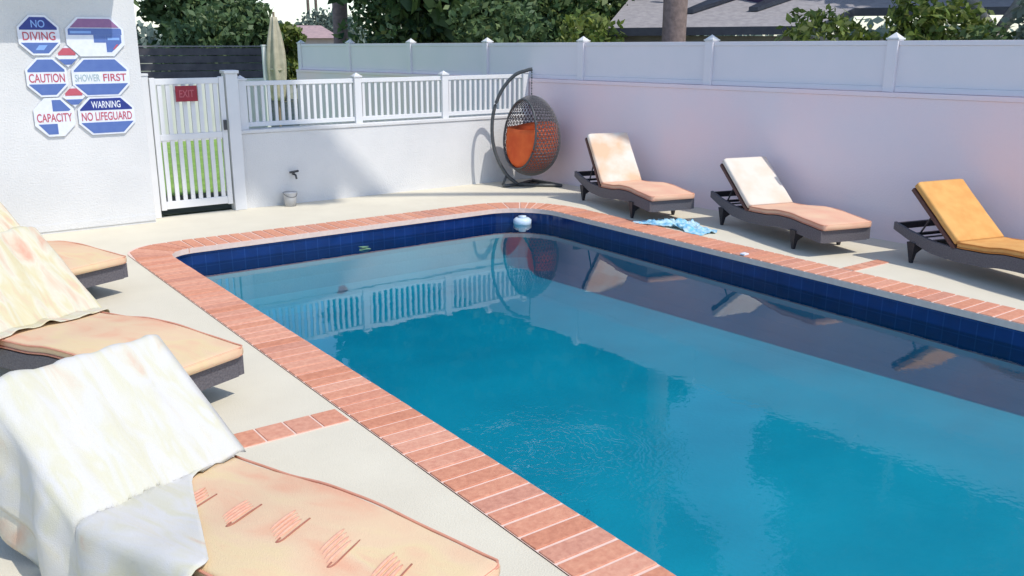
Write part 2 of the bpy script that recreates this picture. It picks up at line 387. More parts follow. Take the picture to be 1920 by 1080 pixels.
for a, b in zip(posts, posts[1:]):
    q = MB(); q.box(a-6.1+.051, b-6.1-.051, -.025, .025, .03, .085); q.box(a-6.1+.051, b-6.1-.051, -.025, .025, .53, .585)
    q.build('rail', WHITE, pf, bevel=.004)
    n = round((b-a)/.094); d = (b-a-.1)/n
    for k in range(n):
        xx = a-6.1+.05+d*(k+.5); MB().box(xx-.018, xx+.018, -.014, .014, .086, .529).build('picket', WHITE, pf)
gp = empty('gate_post', (3.89, FY+.02, 0), 0, 'thick square white gate post with flat cap between gate and railing', 'post')
MB().box(-.075,.075,-.075,.075,0,1.66).build('post_shaft', WHITE, gp, bevel=.006)
MB().box(-.09,.09,-.09,.09,1.661,1.70).build('post_cap', WHITE, gp, bevel=.008)
hp = empty('hinge_post', (2.865, FY+.02, 0), 0, 'slim white post between the house wall and the gate', 'post')
MB().box(-.06,.06,-.05,.05,0,1.655).build('post_shaft', WHITE, hp, bevel=.005)
MB().box(-.062,.062,-.06,.06,1.656,1.68).build('post_cap', WHITE, hp)
g = empty('pool_gate', (3.35, FY-.03, 0), 0, 'white picket gate with grass showing between its slats, beside the house wall', 'gate')
gx0, gx1 = -.42, .44
MB().box(gx0, gx0+.06, -.025,.025, .09, 1.63).build('stile', WHITE, g, bevel=.004)
MB().box(gx1-.06, gx1, -.025,.025, .09, 1.63).build('stile', WHITE, g, bevel=.004)
for z0, z1 in ((.10,.19),(.91,.98),(1.55,1.62)): MB().box(gx0+.061, gx1-.061, -.02,.02, z0, z1).build('rail', WHITE, g, bevel=.004)
for k in range(8):
    xx = gx0+.06 + (gx1-gx0-.12)*(k+.5)/8
    MB().box(xx-.024, xx+.024, -.012,.012, .191, .909).build('picket', WHITE, g); MB().box(xx-.024, xx+.024, -.012,.012, .981, 1.549).build('picket', WHITE, g)
MB().box(gx1-.045, gx1-.01, -.06,-.026, 1.0, 1.12).build('latch', STEEL, g, bevel=.004)

# ------------------------------------------------------------ lettering
def text_mesh(txt, w_, h_, cx, cz, y, m, parent, name='lettering'):
    cu = bpy.data.curves.new(name, 'FONT'); cu.body = txt; cu.align_x = 'CENTER'; cu.align_y = 'CENTER'; cu.extrude = .001; cu.offset = .012
    o = bpy.data.objects.new('tmp', cu); col.objects.link(o); dg = bpy.context.evaluated_depsgraph_get(); dg.update()
    me = bpy.data.meshes.new_from_object(o.evaluated_get(dg)); bpy.data.objects.remove(o)
    co = np.empty(len(me.vertices)*3); me.vertices.foreach_get('co', co); co = co.reshape(-1,3)
    mn, mx = co.min(0), co.max(0); s = (w_/(mx[0]-mn[0]), h_/(mx[1]-mn[1]))
    nc = np.column_stack([(co[:,0]-(mn[0]+mx[0])/2)*s[0]+cx, y - (co[:,2]-mn[2]), (co[:,1]-(mn[1]+mx[1])/2)*s[1]+cz])
    me.vertices.foreach_set('co', nc.ravel()); me.name = name; me.materials.clear(); me.materials.append(m)
    q = bpy.data.objects.new(name, me); col.objects.link(q); q.parent = parent; return q
def plate(pts, y0, y1, m, parent, name):
    n = len(pts); mb = MB(); mb.add([(x,y1,z) for x,z in pts]+[(x,y0,z) for x,z in pts], [tuple(range(n)), tuple(n+i for i in range(n))[::-1]]+[(i,n+i,n+(i+1)%n,(i+1)%n) for i in range(n)])
    return mb.build(name, m, parent)
def octa(w_, h_, c, s=1): 
    a, b = w_/2*s, h_/2*s
    c = c*s
    return [(-a,-b+c),(-a+c,-b),(a-c,-b),(a,-b+c),(a,b-c),(a-c,b),(-a+c,b),(-a,b-c)]
def clipz(pts, z0, z1):
    def clip(ps, f):
        out = []
        for i in range(len(ps)):
            p, q = ps[i], ps[(i+1) % len(ps)]; fp, fq = f(p), f(q)
            if fp >= 0: out.append(p)
            if fp*fq < 0: t = fp/(fp-fq); out.append((p[0]+(q[0]-p[0])*t, p[1]+(q[1]-p[1])*t))
        return out
    return clip(clip(pts, lambda p: p[1]-z0), lambda p: z1-p[1])
HY = 10.90
def sign(name, label, x, z, w_, h_, c, group='octagonal pool rule signs on the house wall'):
    s = empty(name, (x, HY-.002, z), 0, label, 'sign', group)
    plate(octa(w_, h_, c), -.022, -.006, TEXT_WHITE, s, 'sign_board')
    return s
def field(s, pts, z0, z1, m, name='colour_field', d=.0245):
    p = clipz(pts, z0, z1)
    if len(p) > 2: plate(p, -d, -.0222, m, s, name)
w1, h1, c1 = .395, .405, .118; w2, h2, c2 = .585, .405, .122
s = sign('pool_sign', 'top left blue octagonal sign reading NO DIVING in white and red', 1.81, 2.10, w1, h1, c1); P = octa(w1,h1,c1,.90)
field(s, P, .055, .3, SIGN_DBLUE); field(s, P, -.3, -.075, SIGN_BLUE)
text_mesh('NO', .13, .075, 0, .115, -.025, SIGN_LBLUE, s); text_mesh('DIVING', .31, .085, 0, -.008, -.023, TEXT_RED, s); plate([(-.05,-.15),(.03,-.15),(.07,-.10),(-.01,-.10)], -.0265, -.0246, SIGN_LBLUE, s, 'pictogram')
s = sign('pool_sign', 'top right wide sign with a red top band and a blank white lower half', 2.36, 2.085, w2, h2, c2); P = octa(w2,h2,c2,.92)
field(s, P, .095, .3, mat('sign_plum', (.30,.14,.28), .5, (.26,.12,.26), 20)); field(s, P, 0.02, .088, SIGN_BLUE)
plate([(-.02,-.06),(.10,-.06),(.10,.019),(-.02,.019)], -.0245, -.0222, SIGN_BLUE, s, 'colour_field')
plate([(-.25,.035),(-.04,.035),(-.04,.06),(-.25,.06)], -.0265, -.0246, SIGN_LBLUE, s, 'faded_stripe')
plate([(.101,-.16),(.15,-.16),(.26,-.06),(.26,.019),(.101,.019)], -.0245, -.0222, SIGN_BLUE, s, 'colour_field')
plate([(.12,-.01),(.24,-.01),(.24,-.035),(.12,-.035)], -.0265, -.0246, SIGN_LBLUE, s, 'faded_stripe')
plate([(.165,-.13),(.185,-.13),(.225,-.08),(.205,-.08)], -.0265, -.0246, TEXT_RED, s, 'pictogram')
s = sign('pool_sign', 'blue octagonal sign reading CAUTION in red on a white band', 1.835, 1.672, w1, h1, c1); P = octa(w1,h1,c1,.90)
field(s, P, .055, .3, SIGN_BLUE); field(s, P, -.3, -.07, SIGN_BLUE); text_mesh('CAUTION', .345, .09, 0, -.008, -.023, TEXT_RED, s)
s = sign('pool_sign', 'middle wide blue sign whose white band has pale and red lettering', 2.372, 1.662, w2, h2, c2); P = octa(w2,h2,c2,.92)
field(s, P, .06, .3, SIGN_BLUE); field(s, P, -.3, -.07, SIGN_BLUE)
text_mesh('SHOWER', .25, .075, -.14, -.005, -.023, mat('sign_grey_green', (.35,.45,.45), .5, (.4,.5,.5), 20), s); text_mesh('FIRST', .24, .08, .14, -.005, -.023, TEXT_RED, s)
s = sign('pool_sign', 'bottom left octagonal sign reading CAPACITY with blank white corners', 1.86, 1.255, w1, h1, c1); P = octa(w1,h1,c1,.90)
plate(clipz([p for p in P], .06, .3)[0:0] or [(-.01,.061),(.145,.061),(.165,.075),(.075,.18),(-.01,.18)], -.0245, -.0222, SIGN_BLUE, s, 'colour_field')
plate([(-.165,-.07),(.02,-.07),(.02,-.18),(-.075,-.18)], -.0245, -.0222, SIGN_BLUE, s, 'colour_field'); text_mesh('CAPACITY', .345, .09, 0, -.005, -.023, TEXT_RED, s)
s = sign('pool_sign', 'bottom right wide sign with small top line and long red lettering across it', 2.388, 1.25, w2, h2, c2); P = octa(w2,h2,c2,.92)
field(s, P, .06, .3, SIGN_DBLUE); field(s, P, -.3, -.07, SIGN_BLUE); text_mesh('WARNING', .30, .075, 0, .12, -.025, TEXT_WHITE, s); text_mesh('NO LIFEGUARD', .52, .09, 0, -.006, -.023, TEXT_RED, s)
for (x, z, lab) in ((2.055, 1.885, 'small red and blue diamond sign between the upper octagonal signs'), (2.075, 1.465, 'small red and blue diamond sign between the lower octagonal signs')):
    s = empty('diamond_sign', (x, HY-.002, z), 0, lab, 'sign', 'small diamond signs between the octagons')
    D = [(-.112,0),(0,-.112),(.112,0),(0,.112)]; plate(D, -.0222, -.006, TEXT_WHITE, s, 'sign_board')
    O = octa(.17,.17,.05); field(s, O, .01, .2, TEXT_RED, d=.026); field(s, O, -.2, -.03, SIGN_BLUE, d=.026)
s = empty('red_sign', (3.33, FY-.07, 1.445), 0, 'small dark red sign hung on the slats of the white gate', 'sign')
plate([(-.125,-.09),(.125,-.09),(.125,.09),(-.125,.09)], -.012, 0, mat('deep_red', (.32,.012,.03), .4, (.26,.01,.025), 12), s, 'sign_board'); text_mesh('EXIT', .17, .085, 0, 0, -.013, mat('sign_pale_red', (.50,.10,.12), .5, (.45,.1,.12), 20), s)

# ------------------------------------------------------------ house on the left
hs = empty('white_house', (0, HY, 0), 0, 'white rendered house wall on the left carrying the blue pool signs', 'house')
MB().box(-6, 2.80, 0, 4.5, -.1, 3.0).build('wall', STUCCO, hs, bevel=.01)
MB().box(-6, 2.795, -.012, -.001, .03, .10).build('base_strip', STUCCO, hs)
rf = MB(); rf.box(-6.2, 2.72, -.57, 4.7, 3.001, 3.12); rf.build('roof', WHITE, hs)
MB().box(-6.2, 2.74, -.60, -.571, 2.96, 3.14).build('fascia', WHITE, hs)

# wall tap and little bucket
tp = empty('wall_tap', (4.61, FY-.001, .385), 0, 'dark garden tap sticking out of the low white wall', 'tap')
MB().tube([(0,0,0),(0,-.06,0),(0,-.10,-.005),(0,-.12,-.05)], .013).build('spout', STEEL, tp, smooth=True)
MB().tube([(0,-.05,0),(0,-.05,.03)], .008).tube([(-.06,-.05,.03),(.06,-.05,.04)], .014).build('handle', STEEL, tp, smooth=True)
bk = empty('grey_bucket', (4.50, FY-.14, 0), 0, 'small pale grey bucket on the deck under the wall tap', 'bucket')
GREYP = mat('grey_plastic', (.50,.50,.50), .6, (.45,.45,.45), 12)
MB().tube([(0,0,.001),(0,0,.10),(0,0,.17),(0,0,.178)], [.07,.08,.088,.092], 20).build('bucket_body', GREYP, bk, smooth=True)
MB().tube([(.09*math.cos(a),-.085*math.sin(a)-.0,.172-.05*math.sin(a)) for a in [math.pi*i/10 for i in range(11)]], .003).build('bucket_handle', STEEL, bk)

# ------------------------------------------------------------ loungers
def path_top(u):      # height of the frame's upper edge along the lounger, foot u=0 to back u=1.99
    pts = [(0,.27),(.25,.285),(.5,.305),(.7,.30),(.95,.265),(1.24,.25),(1.5,.262),(1.75,.30),(1.9,.335),(1.99,.36)]
    for (a, za), (b, zb) in zip(pts, pts[1:]):
        if u <= b: t = (u-a)/(b-a); t = t*t*(3-2*t); return za+(zb-za)*t
    return pts[-1][1]
LW, UH = .60, 1.24
def smoothpath(u): return (path_top(u-.06)+path_top(u)*2+path_top(min(u+.06,1.99)))/4 if u > .06 else path_top(u)
def strip_ring(c, nrm, v0, v1, t, r=.02):
    """rounded rectangle cross-section, local x=v, along (0,u,z) centre c with normal nrm"""
    out = []; n = 4
    for (sv, st, a0) in ((1,1,0),(-1,1,90),(-1,-1,180),(1,-1,270)):
        for k in range(n+1):
            a = R(a0+90*k/n); v = (v1 if sv > 0 else v0) - sv*r + r*math.cos(a); h = (t if st > 0 else 0) - st*r + r*math.sin(a)
            out.append(Vector((v, c[0]+nrm[0]*h, c[1]+nrm[1]*h)))
    return out
def cushion_seat(th=.062):
    mb = MB(); rings = []; N = 26; t_ = th
    for i in range(N+1):
        u = -.015 + (UH+.0-.0)*i/N; z = smoothpath(max(u,0)) + .004
        dz = (smoothpath(min(u+.03,1.9)) - smoothpath(max(u-.03,0)))/.06; nn = Vector((-dz, 1)).normalized()
        e = 1 if 0 < i < N else .8
        rg = strip_ring((u, z), nn, .008, LW-.008, t_, .022)
        for p in rg: p.z += .004*noise.noise(Vector((p.x*5, p.y*5, 1)))*2
        rings.append(rg)
    def shrink(rg, s): c = sum(rg, Vector())/len(rg); return [c+(p-c)*s for p in rg]
    a = shrink(rings[0], .9); b = shrink(rings[-1], .9)
    for p in a: p.y -= .012
    return mb.sweep([a]+rings+[b])
def cushion_back(ang, L=.70, th=.062):
    mb = MB(); rings = []; N = 14; c, s = math.cos(ang), math.sin(ang); nn = (-s, c)
    for i in range(N+1):
        d = .03 + L*i/N; rg = strip_ring((UH+d*c, .262+d*s), nn, .008, LW-.008, th, .022)
        for p in rg:
            k = .006*noise.noise(Vector((p.x*6, d*6, ang*10))); p.y += nn[0]*k; p.z += nn[1]*k
        rings.append(rg)
    def shrink(rg, s_, dd): cc = sum(rg, Vector())/len(rg); return [cc+(p-cc)*s_+Vector((0, dd*c, dd*s)) for p in rg]
    return mb.sweep([shrink(rings[0], .9, -.01)]+rings+[shrink(rings[-1], .9, .012)])
def make_lounger(ang, cush, backm, label, loc, t, bl=.70):
    root = empty('sun_lounger', (*loc, 0), -t, label, 'sun lounger', 'cushioned wicker sun loungers around the pool')
    # side rails of woven wicker
    for v in (0, LW-.035):
        mb = MB(); rings = []
        for i in range(41):
            u = 1.99*i/40; z = smoothpath(u) if u < 1.93 else path_top(u); hgt = .12 if u < 1.5 else .12 - .05*(u-1.5)/.5
            rings.append([Vector((v,u,z)), Vector((v+.035,u,z)), Vector((v+.035,u,z-hgt)), Vector((v,u,z-hgt))])
        mb.sweep(rings).build('side_rail', WICKER, root)
    MB().box(.036, LW-.036, 0, .035, .145, .268).build('foot_rail', WICKER, root)
    MB().box(.036, LW-.036, 1.95, 1.985, .29, .352).build('back_rail', DARK, root)
    mb = MB()
    for i in range(18):
        u = .07 + 1.14*i/17; z = smoothpath(u) - .012; mb.box(.036, LW-.036, u-.025, u+.025, z-.01, z)
    mb.build('seat_slats', WICKER, root)
    for u in (1.35, 1.6, 1.8): MB().box(.036, LW-.036, u-.015, u+.015, smoothpath(u)-.06, smoothpath(u)-.035).build('crossbar', DARK, root)
    for u in (.425, 1.74):
        zt = smoothpath(u) - .118
        for v, sg in ((.02, -1), (LW-.02, 1)):
            mb = MB(); a, b = (v-.03*(1 if sg<0 else 1), v+.03)
            top = [(v-.035*(1 if sg<0 else 1.3), u-.05, zt+.02),(v+.035, u-.05, zt+.02),(v+.035, u+.05, zt+.02),(v-.035, u+.05, zt+.02)]
            fo = v + sg*.005
            bot = [(fo-.012,u-.014,0),(fo+.012,u-.014,0),(fo+.012,u+.014,0),(fo-.012,u+.014,0)]
            mb.add(bot+top, [(0,3,2,1),(4,5,6,7),(0,1,5,4),(1,2,6,5),(2,3,7,6),(3,0,4,7)]).build('leg', DARK, root)
        # arched apron between the two legs
        mb = MB(); N = 16; V = []; F = []
        for i in range(N+1):
            v = .05 + (LW-.1)*i/N; s_ = abs(2*i/N-1); zb = zt - .02 - .075*s_**2.2
            V += [(v,u-.015,zt+.02),(v,u-.015,zb),(v,u+.015,zt+.02),(v,u+.015,zb)]
            if i: k = 4*i; F += [(k-4,k-3,k+1,k),(k-2,k+2,k+3,k-1),(k-4,k,k+2,k-2),(k-3,k-1,k+3,k+1)]
        mb.add(V, F+[(0,2,3,1),(4*N,4*N+1,4*N+3,4*N+2)]).build('apron', DARK, root)
    # backrest frame, a woven panel behind the cushion
    c, s = math.cos(ang), math.sin(ang); mb = MB(); L = bl + .03
    def bp(d, h): return (UH + d*c - h*s, .252 + d*s + h*c)
    r_ = []
    for (v0, v1, d0, d1, h0, h1) in ((0,.04,0,L,-.03,.005),(LW-.04,LW,0,L,-.03,.005),(.04,LW-.04,L-.04,L,-.03,.005),(.04,LW-.04,0,.04,-.03,.005),(.04,LW-.04,.041,L-.041,-.018,-.002)):
        q = [bp(d0,h0), bp(d1,h0), bp(d1,h1), bp(d0,h1)]
        mb.add([(v0,a,b) for a,b in q]+[(v1,a,b) for a,b in q], [(0,1,2,3),(7,6,5,4),(0,4,5,1),(1,5,6,2),(2,6,7,3),(3,7,4,0)])
    mb.build('backrest_frame', BROWN, root)
    d0 = bp(.42, -.03); us = UH+.42*c+.18
    MB().tube([(.06,d0[0],d0[1]),(.06,min(us,1.85),.24)], .009).tube([(LW-.06,d0[0],d0[1]),(LW-.06,min(us,1.85),.24)], .009).tube([(.04,min(us,1.85),.24),(LW-.04,min(us,1.85),.24)], .009).build('support_strut', DARK, root)
    cs = cushion_seat().build('seat_cushion', cush, root, smooth=True)
    pip = PIPE_O if cush is ORANGE else PIPE
    for hh in (.010, .054):
        pts = [(.004, UH-.02-(UH-.02)*i/24) for i in range(25)] ; P_ = [(v, u, smoothpath(max(u,0))+.004+hh) for v, u in pts]
        P_ += [(.03, -.022, .274+hh), (LW-.03, -.022, .274+hh)] + [(LW-.004, u, smoothpath(max(u,0))+.004+hh) for v, u in reversed(pts)]
        MB().tube(P_, .0055, 6).build('piping', pip, cs, smooth=True)
    cushion_back(ang, bl).build('backrest_cushion', backm, root, smooth=True)
    return root
PIPE = mat('red_piping', (.66,.30,.20), .8, (.60,.26,.16), 30); PIPE_O = mat('orange_piping', (.62,.24,.05), .8, (.55,.2,.04), 30)
GLAREB = mat('glare_pale_cushion', (.76,.70,.60), .9, (.76,.50,.32), 3.0, .25, 200, ramp=(.42,.66))  # pale cream puts the glare on the orange backrest into its colour
GLAREC = mat('glare_white_cushion', (.75,.67,.57), .9, (.74,.57,.43), 3.0, .25, 200, ramp=(.5,.7))  # whiter mix, glare painted into the middle lounger's backrest
L1 = make_lounger(.92, SALMON, GLAREB, 'peach cushioned wicker lounger nearest the egg chair, backrest set steepest', (7.399, 7.474), .243)
L2 = make_lounger(.66, SALMON, GLAREC, 'middle of the three loungers along the wall, peach seat and whitish backrest', (7.60, 5.30), .27)
L3 = make_lounger(.69, ORANGE, ORANGE, 'bright orange cushioned lounger along the wall, cut off at the right edge', (7.73, 2.981), .243)
def wpos(t, p, corner_right): return (corner_right[0]-LW*math.cos(t), corner_right[1]+LW*math.sin(t))
tA, tB, tC = -.38, -.40, -.31
LB_ = make_lounger(.72, PEACH, PEACH, 'farthest lounger on the left side, peach foot end touching the coping corner', wpos(tB, 0, (1.75,7.87)), tB)
LA_ = make_lounger(.72, PEACH, PEACH, 'middle lounger on the left side, its foot end casting a sharp shadow', wpos(tA, 0, (1.724,5.09)), tA)
LC_ = make_lounger(.70, PEACH, PEACH, 'nearest lounger in the bottom left corner, reddish ties in a row on its seat', wpos(tC, 0, (1.63,2.32)), tC, .62)
for q_, (tt, cx_, cy_) in ((LA_, (tA,1.724,5.09)), (LB_, (tB,1.75,7.87)), (LC_, (tC,1.63,2.32))):
    q_.scale = (1.16, 1.19, 1.0); q_.location = (cx_-LW*1.16*math.cos(tt), cy_+LW*1.16*math.sin(tt), 0)
# tie straps on the nearest seat cushion
STRAP = mat('tie_fabric', (.74,.44,.30), .95, (.70,.34,.23), 50, ramp=(.3,.7)); LOOP = mat('dark_loop', (.40,.16,.10), .8, (.34,.12,.08), 40)
def on_seat(v, u, h=.0): return (v, u, smoothpath(u)+.0655+h)
for (v, u) in ((.20,.99),(.22,.78),(.24,.57),(.25,.36),(.26,.16)):
    mb = MB()
    for q in range(4):       # flat gathered bands of the tie
        uu = u+.020*q; a = [on_seat(v+.01*q+.13*k/6, uu+.030*k/6, .0015*math.sin(math.pi*k/6)) for k in range(7)]
        mb.tube(a, [.002,.0055,.006,.0065,.006,.0055,.002], 8)
    p = mb.build('tie_band', STRAP, LC_, smooth=True)
    MB().tube(bez([on_seat(v+.15,u+.012), on_seat(v+.08,u-.006,.003), on_seat(v+.01,u-.022,.002), on_seat(v-.012,u-.016), on_seat(v+.012,u-.008,.002)], 5), .0032, 6).build('tie_loop', LOOP, p, smooth=True)

# towels draped over backrests (things of their own)
def towel(label, src, ang, mtl, seatlen, v0, v1, back=.30, fold=.012, seed=0, hem=None, L=.745):
    c, s = math.cos(ang), math.sin(ang); NU, NV = 70, 44
    segs = [back, .11, L, seatlen]
    V = []; 
    for i in range(NU+1):
        for j in range(NV+1):
            tv = j/NV; v = v0+(v1-v0)*tv; sl = hem(v) if hem else seatlen
            sl += .02*math.sin(tv*9+seed)
            tot = back+.11+L+sl; d = tot*i/NU
            def P_(d):
                if d < back:          # hanging behind
                    q = back-d; dd = L-q; return Vector((UH+dd*c+.045*s, .262+dd*s-.045*c-0.0)), Vector((s,-c))
                if d < back+.11:
                    a = (d-back)/.11*math.pi; off = .045*math.cos(a)*1.0; top = Vector((UH+L*c, .262+L*s)); m = Vector((-s, c))
                    return top + m*(.012-.0575*math.cos(a)) + Vector((c,s))*(.018*math.sin(a)), Vector((c,s))*math.sin(a) - m*math.cos(a)
                if d < back+.11+L:
                    dd = L-(d-back-.11); return Vector((UH+dd*c-.073*s, .262+dd*s+.073*c)), Vector((-s,c))
                u = UH+.045*(1-0)-(d-back-.11-L)-.045; u = min(u, UH-.03); uu = max(u, .02)
                return Vector((u, smoothpath(uu)+.074)), Vector((0,1))
            p, nn = P_(d)
            k = fold*(noise.noise(Vector((v*9+seed, d*1.6, seed)))+.55*noise.noise(Vector((v*23, d*4, seed+3)))) + fold*.7*math.sin(v*34+seed+d*2.2)*(.4+.6*min(1,d))
            k = max(k, -.006) + .004
            vv = v
            if v < -.004 or v > LW+.004:   # overhang falls down the side in soft pleats
                e = (-v if vv < 0 else v-LW); sg = -1 if v < 0 else 1; r0 = .03; a = min(e/r0, math.pi/2)
                ox = r0*math.sin(a); dz = r0*(1-math.cos(a)) + max(0, e-r0*math.pi/2)
                ox += .05*min(1, e*4)*(.5+.5*math.sin(d*17+seed))*min(1, e/.1) + .012
                ed = 0 if v < 0 else LW
                V.append((ed+sg*ox, p[0]+nn[0]*k*.5, p[1]+nn[1]*(k*.5) - dz))
            else: V.append((vv, p[0]+nn[0]*k, p[1]+nn[1]*k))
    W_ = NV+1; F = [(i*W_+j, i*W_+j+1, (i+1)*W_+j+1, (i+1)*W_+j) for i in range(NU) for j in range(NV)]
    o = MB().add(V, F).build('draped_towel', mtl, smooth=True)
    q = o.modifiers.new('thick', 'SOLIDIFY'); q.thickness = .004; q.offset = 1
    o.location = src.location; o.rotation_euler = src.rotation_euler; o.scale = src.scale
    tag(o, label, 'towel', 'towels draped over the left loungers')
    return o
towel('cream towel with peach stains draped over the backrest of the middle left lounger', LA_, .72, TOWEL, .12, -.10, LW+.06, .35, .02, 1.3)
towel('big white sunlit towel draped over the nearest lounger in the bottom left corner', LC_, .70, TOWELW, .46, -.44, LW+.02, .4, .014, 4.1, hem=lambda v: (.01 if v > .6 else .01+(.6-v)/.23*.08 if v > .37 else .09+(.37-v)/.34*.52 if v > .03 else .61+.1*(.03-v)), L=.665)
towel('pale towel over the backrest of the farthest left lounger, at the picture edge', LB_, .72, TOWEL, .08, -.06, LW+.04, .3, .015, 7.7)

# crumpled blue towel on the deck
def crumple():
    mb = MB(); N = 46; V = []
    for i in range(N+1):
        for j in range(N+1):
            a, b = i/N-.5, j/N-.5; r = math.hypot(a,b)
            ang = math.atan2(b,a); rad = r*(.95+.28*math.sin(3*ang+1)+.16*math.sin(5*ang+2))
            x, y = rad*math.cos(ang)*.42, rad*math.sin(ang)*.86
            h = .06*abs(noise.noise(Vector((a*7, b*7, 2))))+.05*abs(noise.noise(Vector((a*15, b*15, 5))))*1.0
            h *= max(0, 1-(r/.66)**3); V.append((x+.03*noise.noise(Vector((a*9,b*9,8))), y+.04*noise.noise(Vector((a*9,b*9,11))), .004+h*1.3))
    F = [(i*(N+1)+j, (i+1)*(N+1)+j, (i+1)*(N+1)+j+1, i*(N+1)+j+1) for i in range(N) for j in range(N)]
    o = mb.add(V,F).build('crumpled_towel', BLUEW, smooth=True); o.location = (7.60, 7.18, 0); o.rotation_euler = (0,0,.12)
    tag(o, 'crumpled light blue and white towel lying on the deck by the coping', 'towel')
crumple()

# ------------------------------------------------------------ egg chair
EC = empty('egg_chair', (7.95, 10.50, 0), math.atan2(-.6,.8), 'hanging wicker egg chair with orange cushion on a curved dark stand in the far corner', 'hanging chair')
FR = mat('stand_grey', (.055,.062,.065), .45, (.08,.085,.085), 30)
arc = [(.03,0,1.66),(-.04,0,1.645),(-.22,0,1.575),(-.40,0,1.37),(-.515,0,1.08),(-.54,0,.76),(-.485,0,.46),(-.34,.0,.18),(-.17,.0,.03)]
MB().tube(bez(arc), .026, 10).build('stand_pole', FR, EC, smooth=True)
MB().tube([(-.17,0,.03),(-.38,-.12,.025)], .024).tube([(-.17,0,.03),(.05,.42,.025)], .024).tube([(-.17,0,.03),(.46,-.05,.025)], .024).tube([(-.33,0,.17),(-.39,-.08,.03)],.018).tube([(.05,.42,.025),(.46,-.05,.025)], .024).build('stand_base', FR, EC, smooth=True)
mb = MB()
for k in range(9):
    z = 1.63-.037*k; mb.tube([(0.02,0,z),(0.02,0,z-.028)], .007 if k % 2 else .011, 6)
mb.build('hanging_chain', FR, EC)
def egg():
    N, Mm = 44, 34; bm = bmesh.new(); rows = []
    def pt(th, ph):
        z = math.cos(ph); r = math.sin(ph); rx = .415*(1 - .10*z); return Vector((r*math.cos(th)*rx, r*math.sin(th)*.40*(1-.08*z), .73+.565*z))
    nrm = Vector((-.76,-.64,.12)).normalized()    # opening faces left and forward
    vs = [[bm.verts.new(pt(2*math.pi*(i+ (j%2)*.5)/N, math.pi*(j+.001)/Mm)) for i in range(N)] for j in range(Mm+1)]
    for j in range(Mm):
        for i in range(N):
            a, b = vs[j][i], vs[j][(i+1)%N]; 
            if j % 2 == 0: c, d = vs[j+1][i], vs[j+1][i-1]; q = [(a,c,b),(a,d,c)]
            else: c, d = vs[j+1][i], vs[j+1][(i+1)%N]; q = [(a,c,d),(a,d,b)]
            for f in q:
                try: bm.faces.new(f)
                except ValueError: pass
    geom = bm.verts[:]+bm.edges[:]+bm.faces[:]
    bmesh.ops.bisect_plane(bm, geom=geom, plane_co=Vector((0,0,.73))+nrm*.21, plane_no=nrm, clear_outer=True)
    bmesh.ops.remove_doubles(bm, verts=bm.verts, dist=.004)
    me = bpy.data.meshes.new('basket'); bm.to_mesh(me); me.materials.append(mat('basket_wicker', (.075,.075,.08), .6, (.12,.115,.12), 40)); o = bpy.data.objects.new('basket', me); col.objects.link(o); o.parent = EC; o.location = (.02,0,0)
    w_ = o.modifiers.new('wire', 'WIREFRAME'); w_.thickness = .0105; w_.use_boundary = True
    # rim
    ctr = Vector((0,0,.73))+nrm*.21; a = nrm.cross(Vector((0,0,1))).normalized(); b = nrm.cross(a); pts = []
    for k in range(40):
        d = a*math.cos(2*math.pi*k/40)+b*math.sin(2*math.pi*k/40); lo, hi = 0, .8
        for _ in range(24):
            m_ = (lo+hi)/2; p = ctr+d*m_; z = (p.z-.73)/.565
            ins = abs(z) < 1 and (p.x/(.415*(1-.1*z)))**2+(p.y/(.40*(1-.08*z)))**2+z*z < 1
            lo, hi = (m_, hi) if ins else (lo, m_)
        pts.append(ctr+d*lo+Vector((.02,0,0)))
    MB().tube(pts+[pts[0],pts[1]], .014, 8, caps=False).build('rim', FR, EC, smooth=True)
    # cushion filling the lower basket
    cb = MB(); V = []; rows = 12; NN = 32; rg = []
    for j in range(rows+1):
        ph = math.pi*(.43+.55*j/rows); 
        rg.append([Vector((.02,0,0))+Vector((.94*p.x, .94*p.y, .73+(p.z-.73)*.95)) for p in [pt(2*math.pi*i/NN, ph) for i in range(NN)]])
    for r in rg:
        for p in r:
            q = (p-Vector((.02,0,.73))).dot(nrm)-.20
            if q > 0: 
                d = nrm*q*.9; p -= d
    back = [p + Vector((0,0,.08*max(0, -(p-Vector((.02,0,.73))).dot(nrm))/.4)) for p in rg[0]]
    lip = [Vector((.02,0,.70))*1+(p-Vector((.02,0,.70)))*.62 + Vector((0,0,-.05+.10*max(0, -(p-Vector((.02,0,.7))).dot(nrm))/.3)) for p in rg[0]]
    pit = [Vector((.02,0,.52))+(p-Vector((.02,0,.73)))*.15 for p in rg[0]]
    cb.sweep([pit, lip, back]+rg).build('cushion', mat('egg_orange', (.82,.15,.03), .85, (.72,.10,.02), 6, .3, 60), EC, smooth=True)
egg()

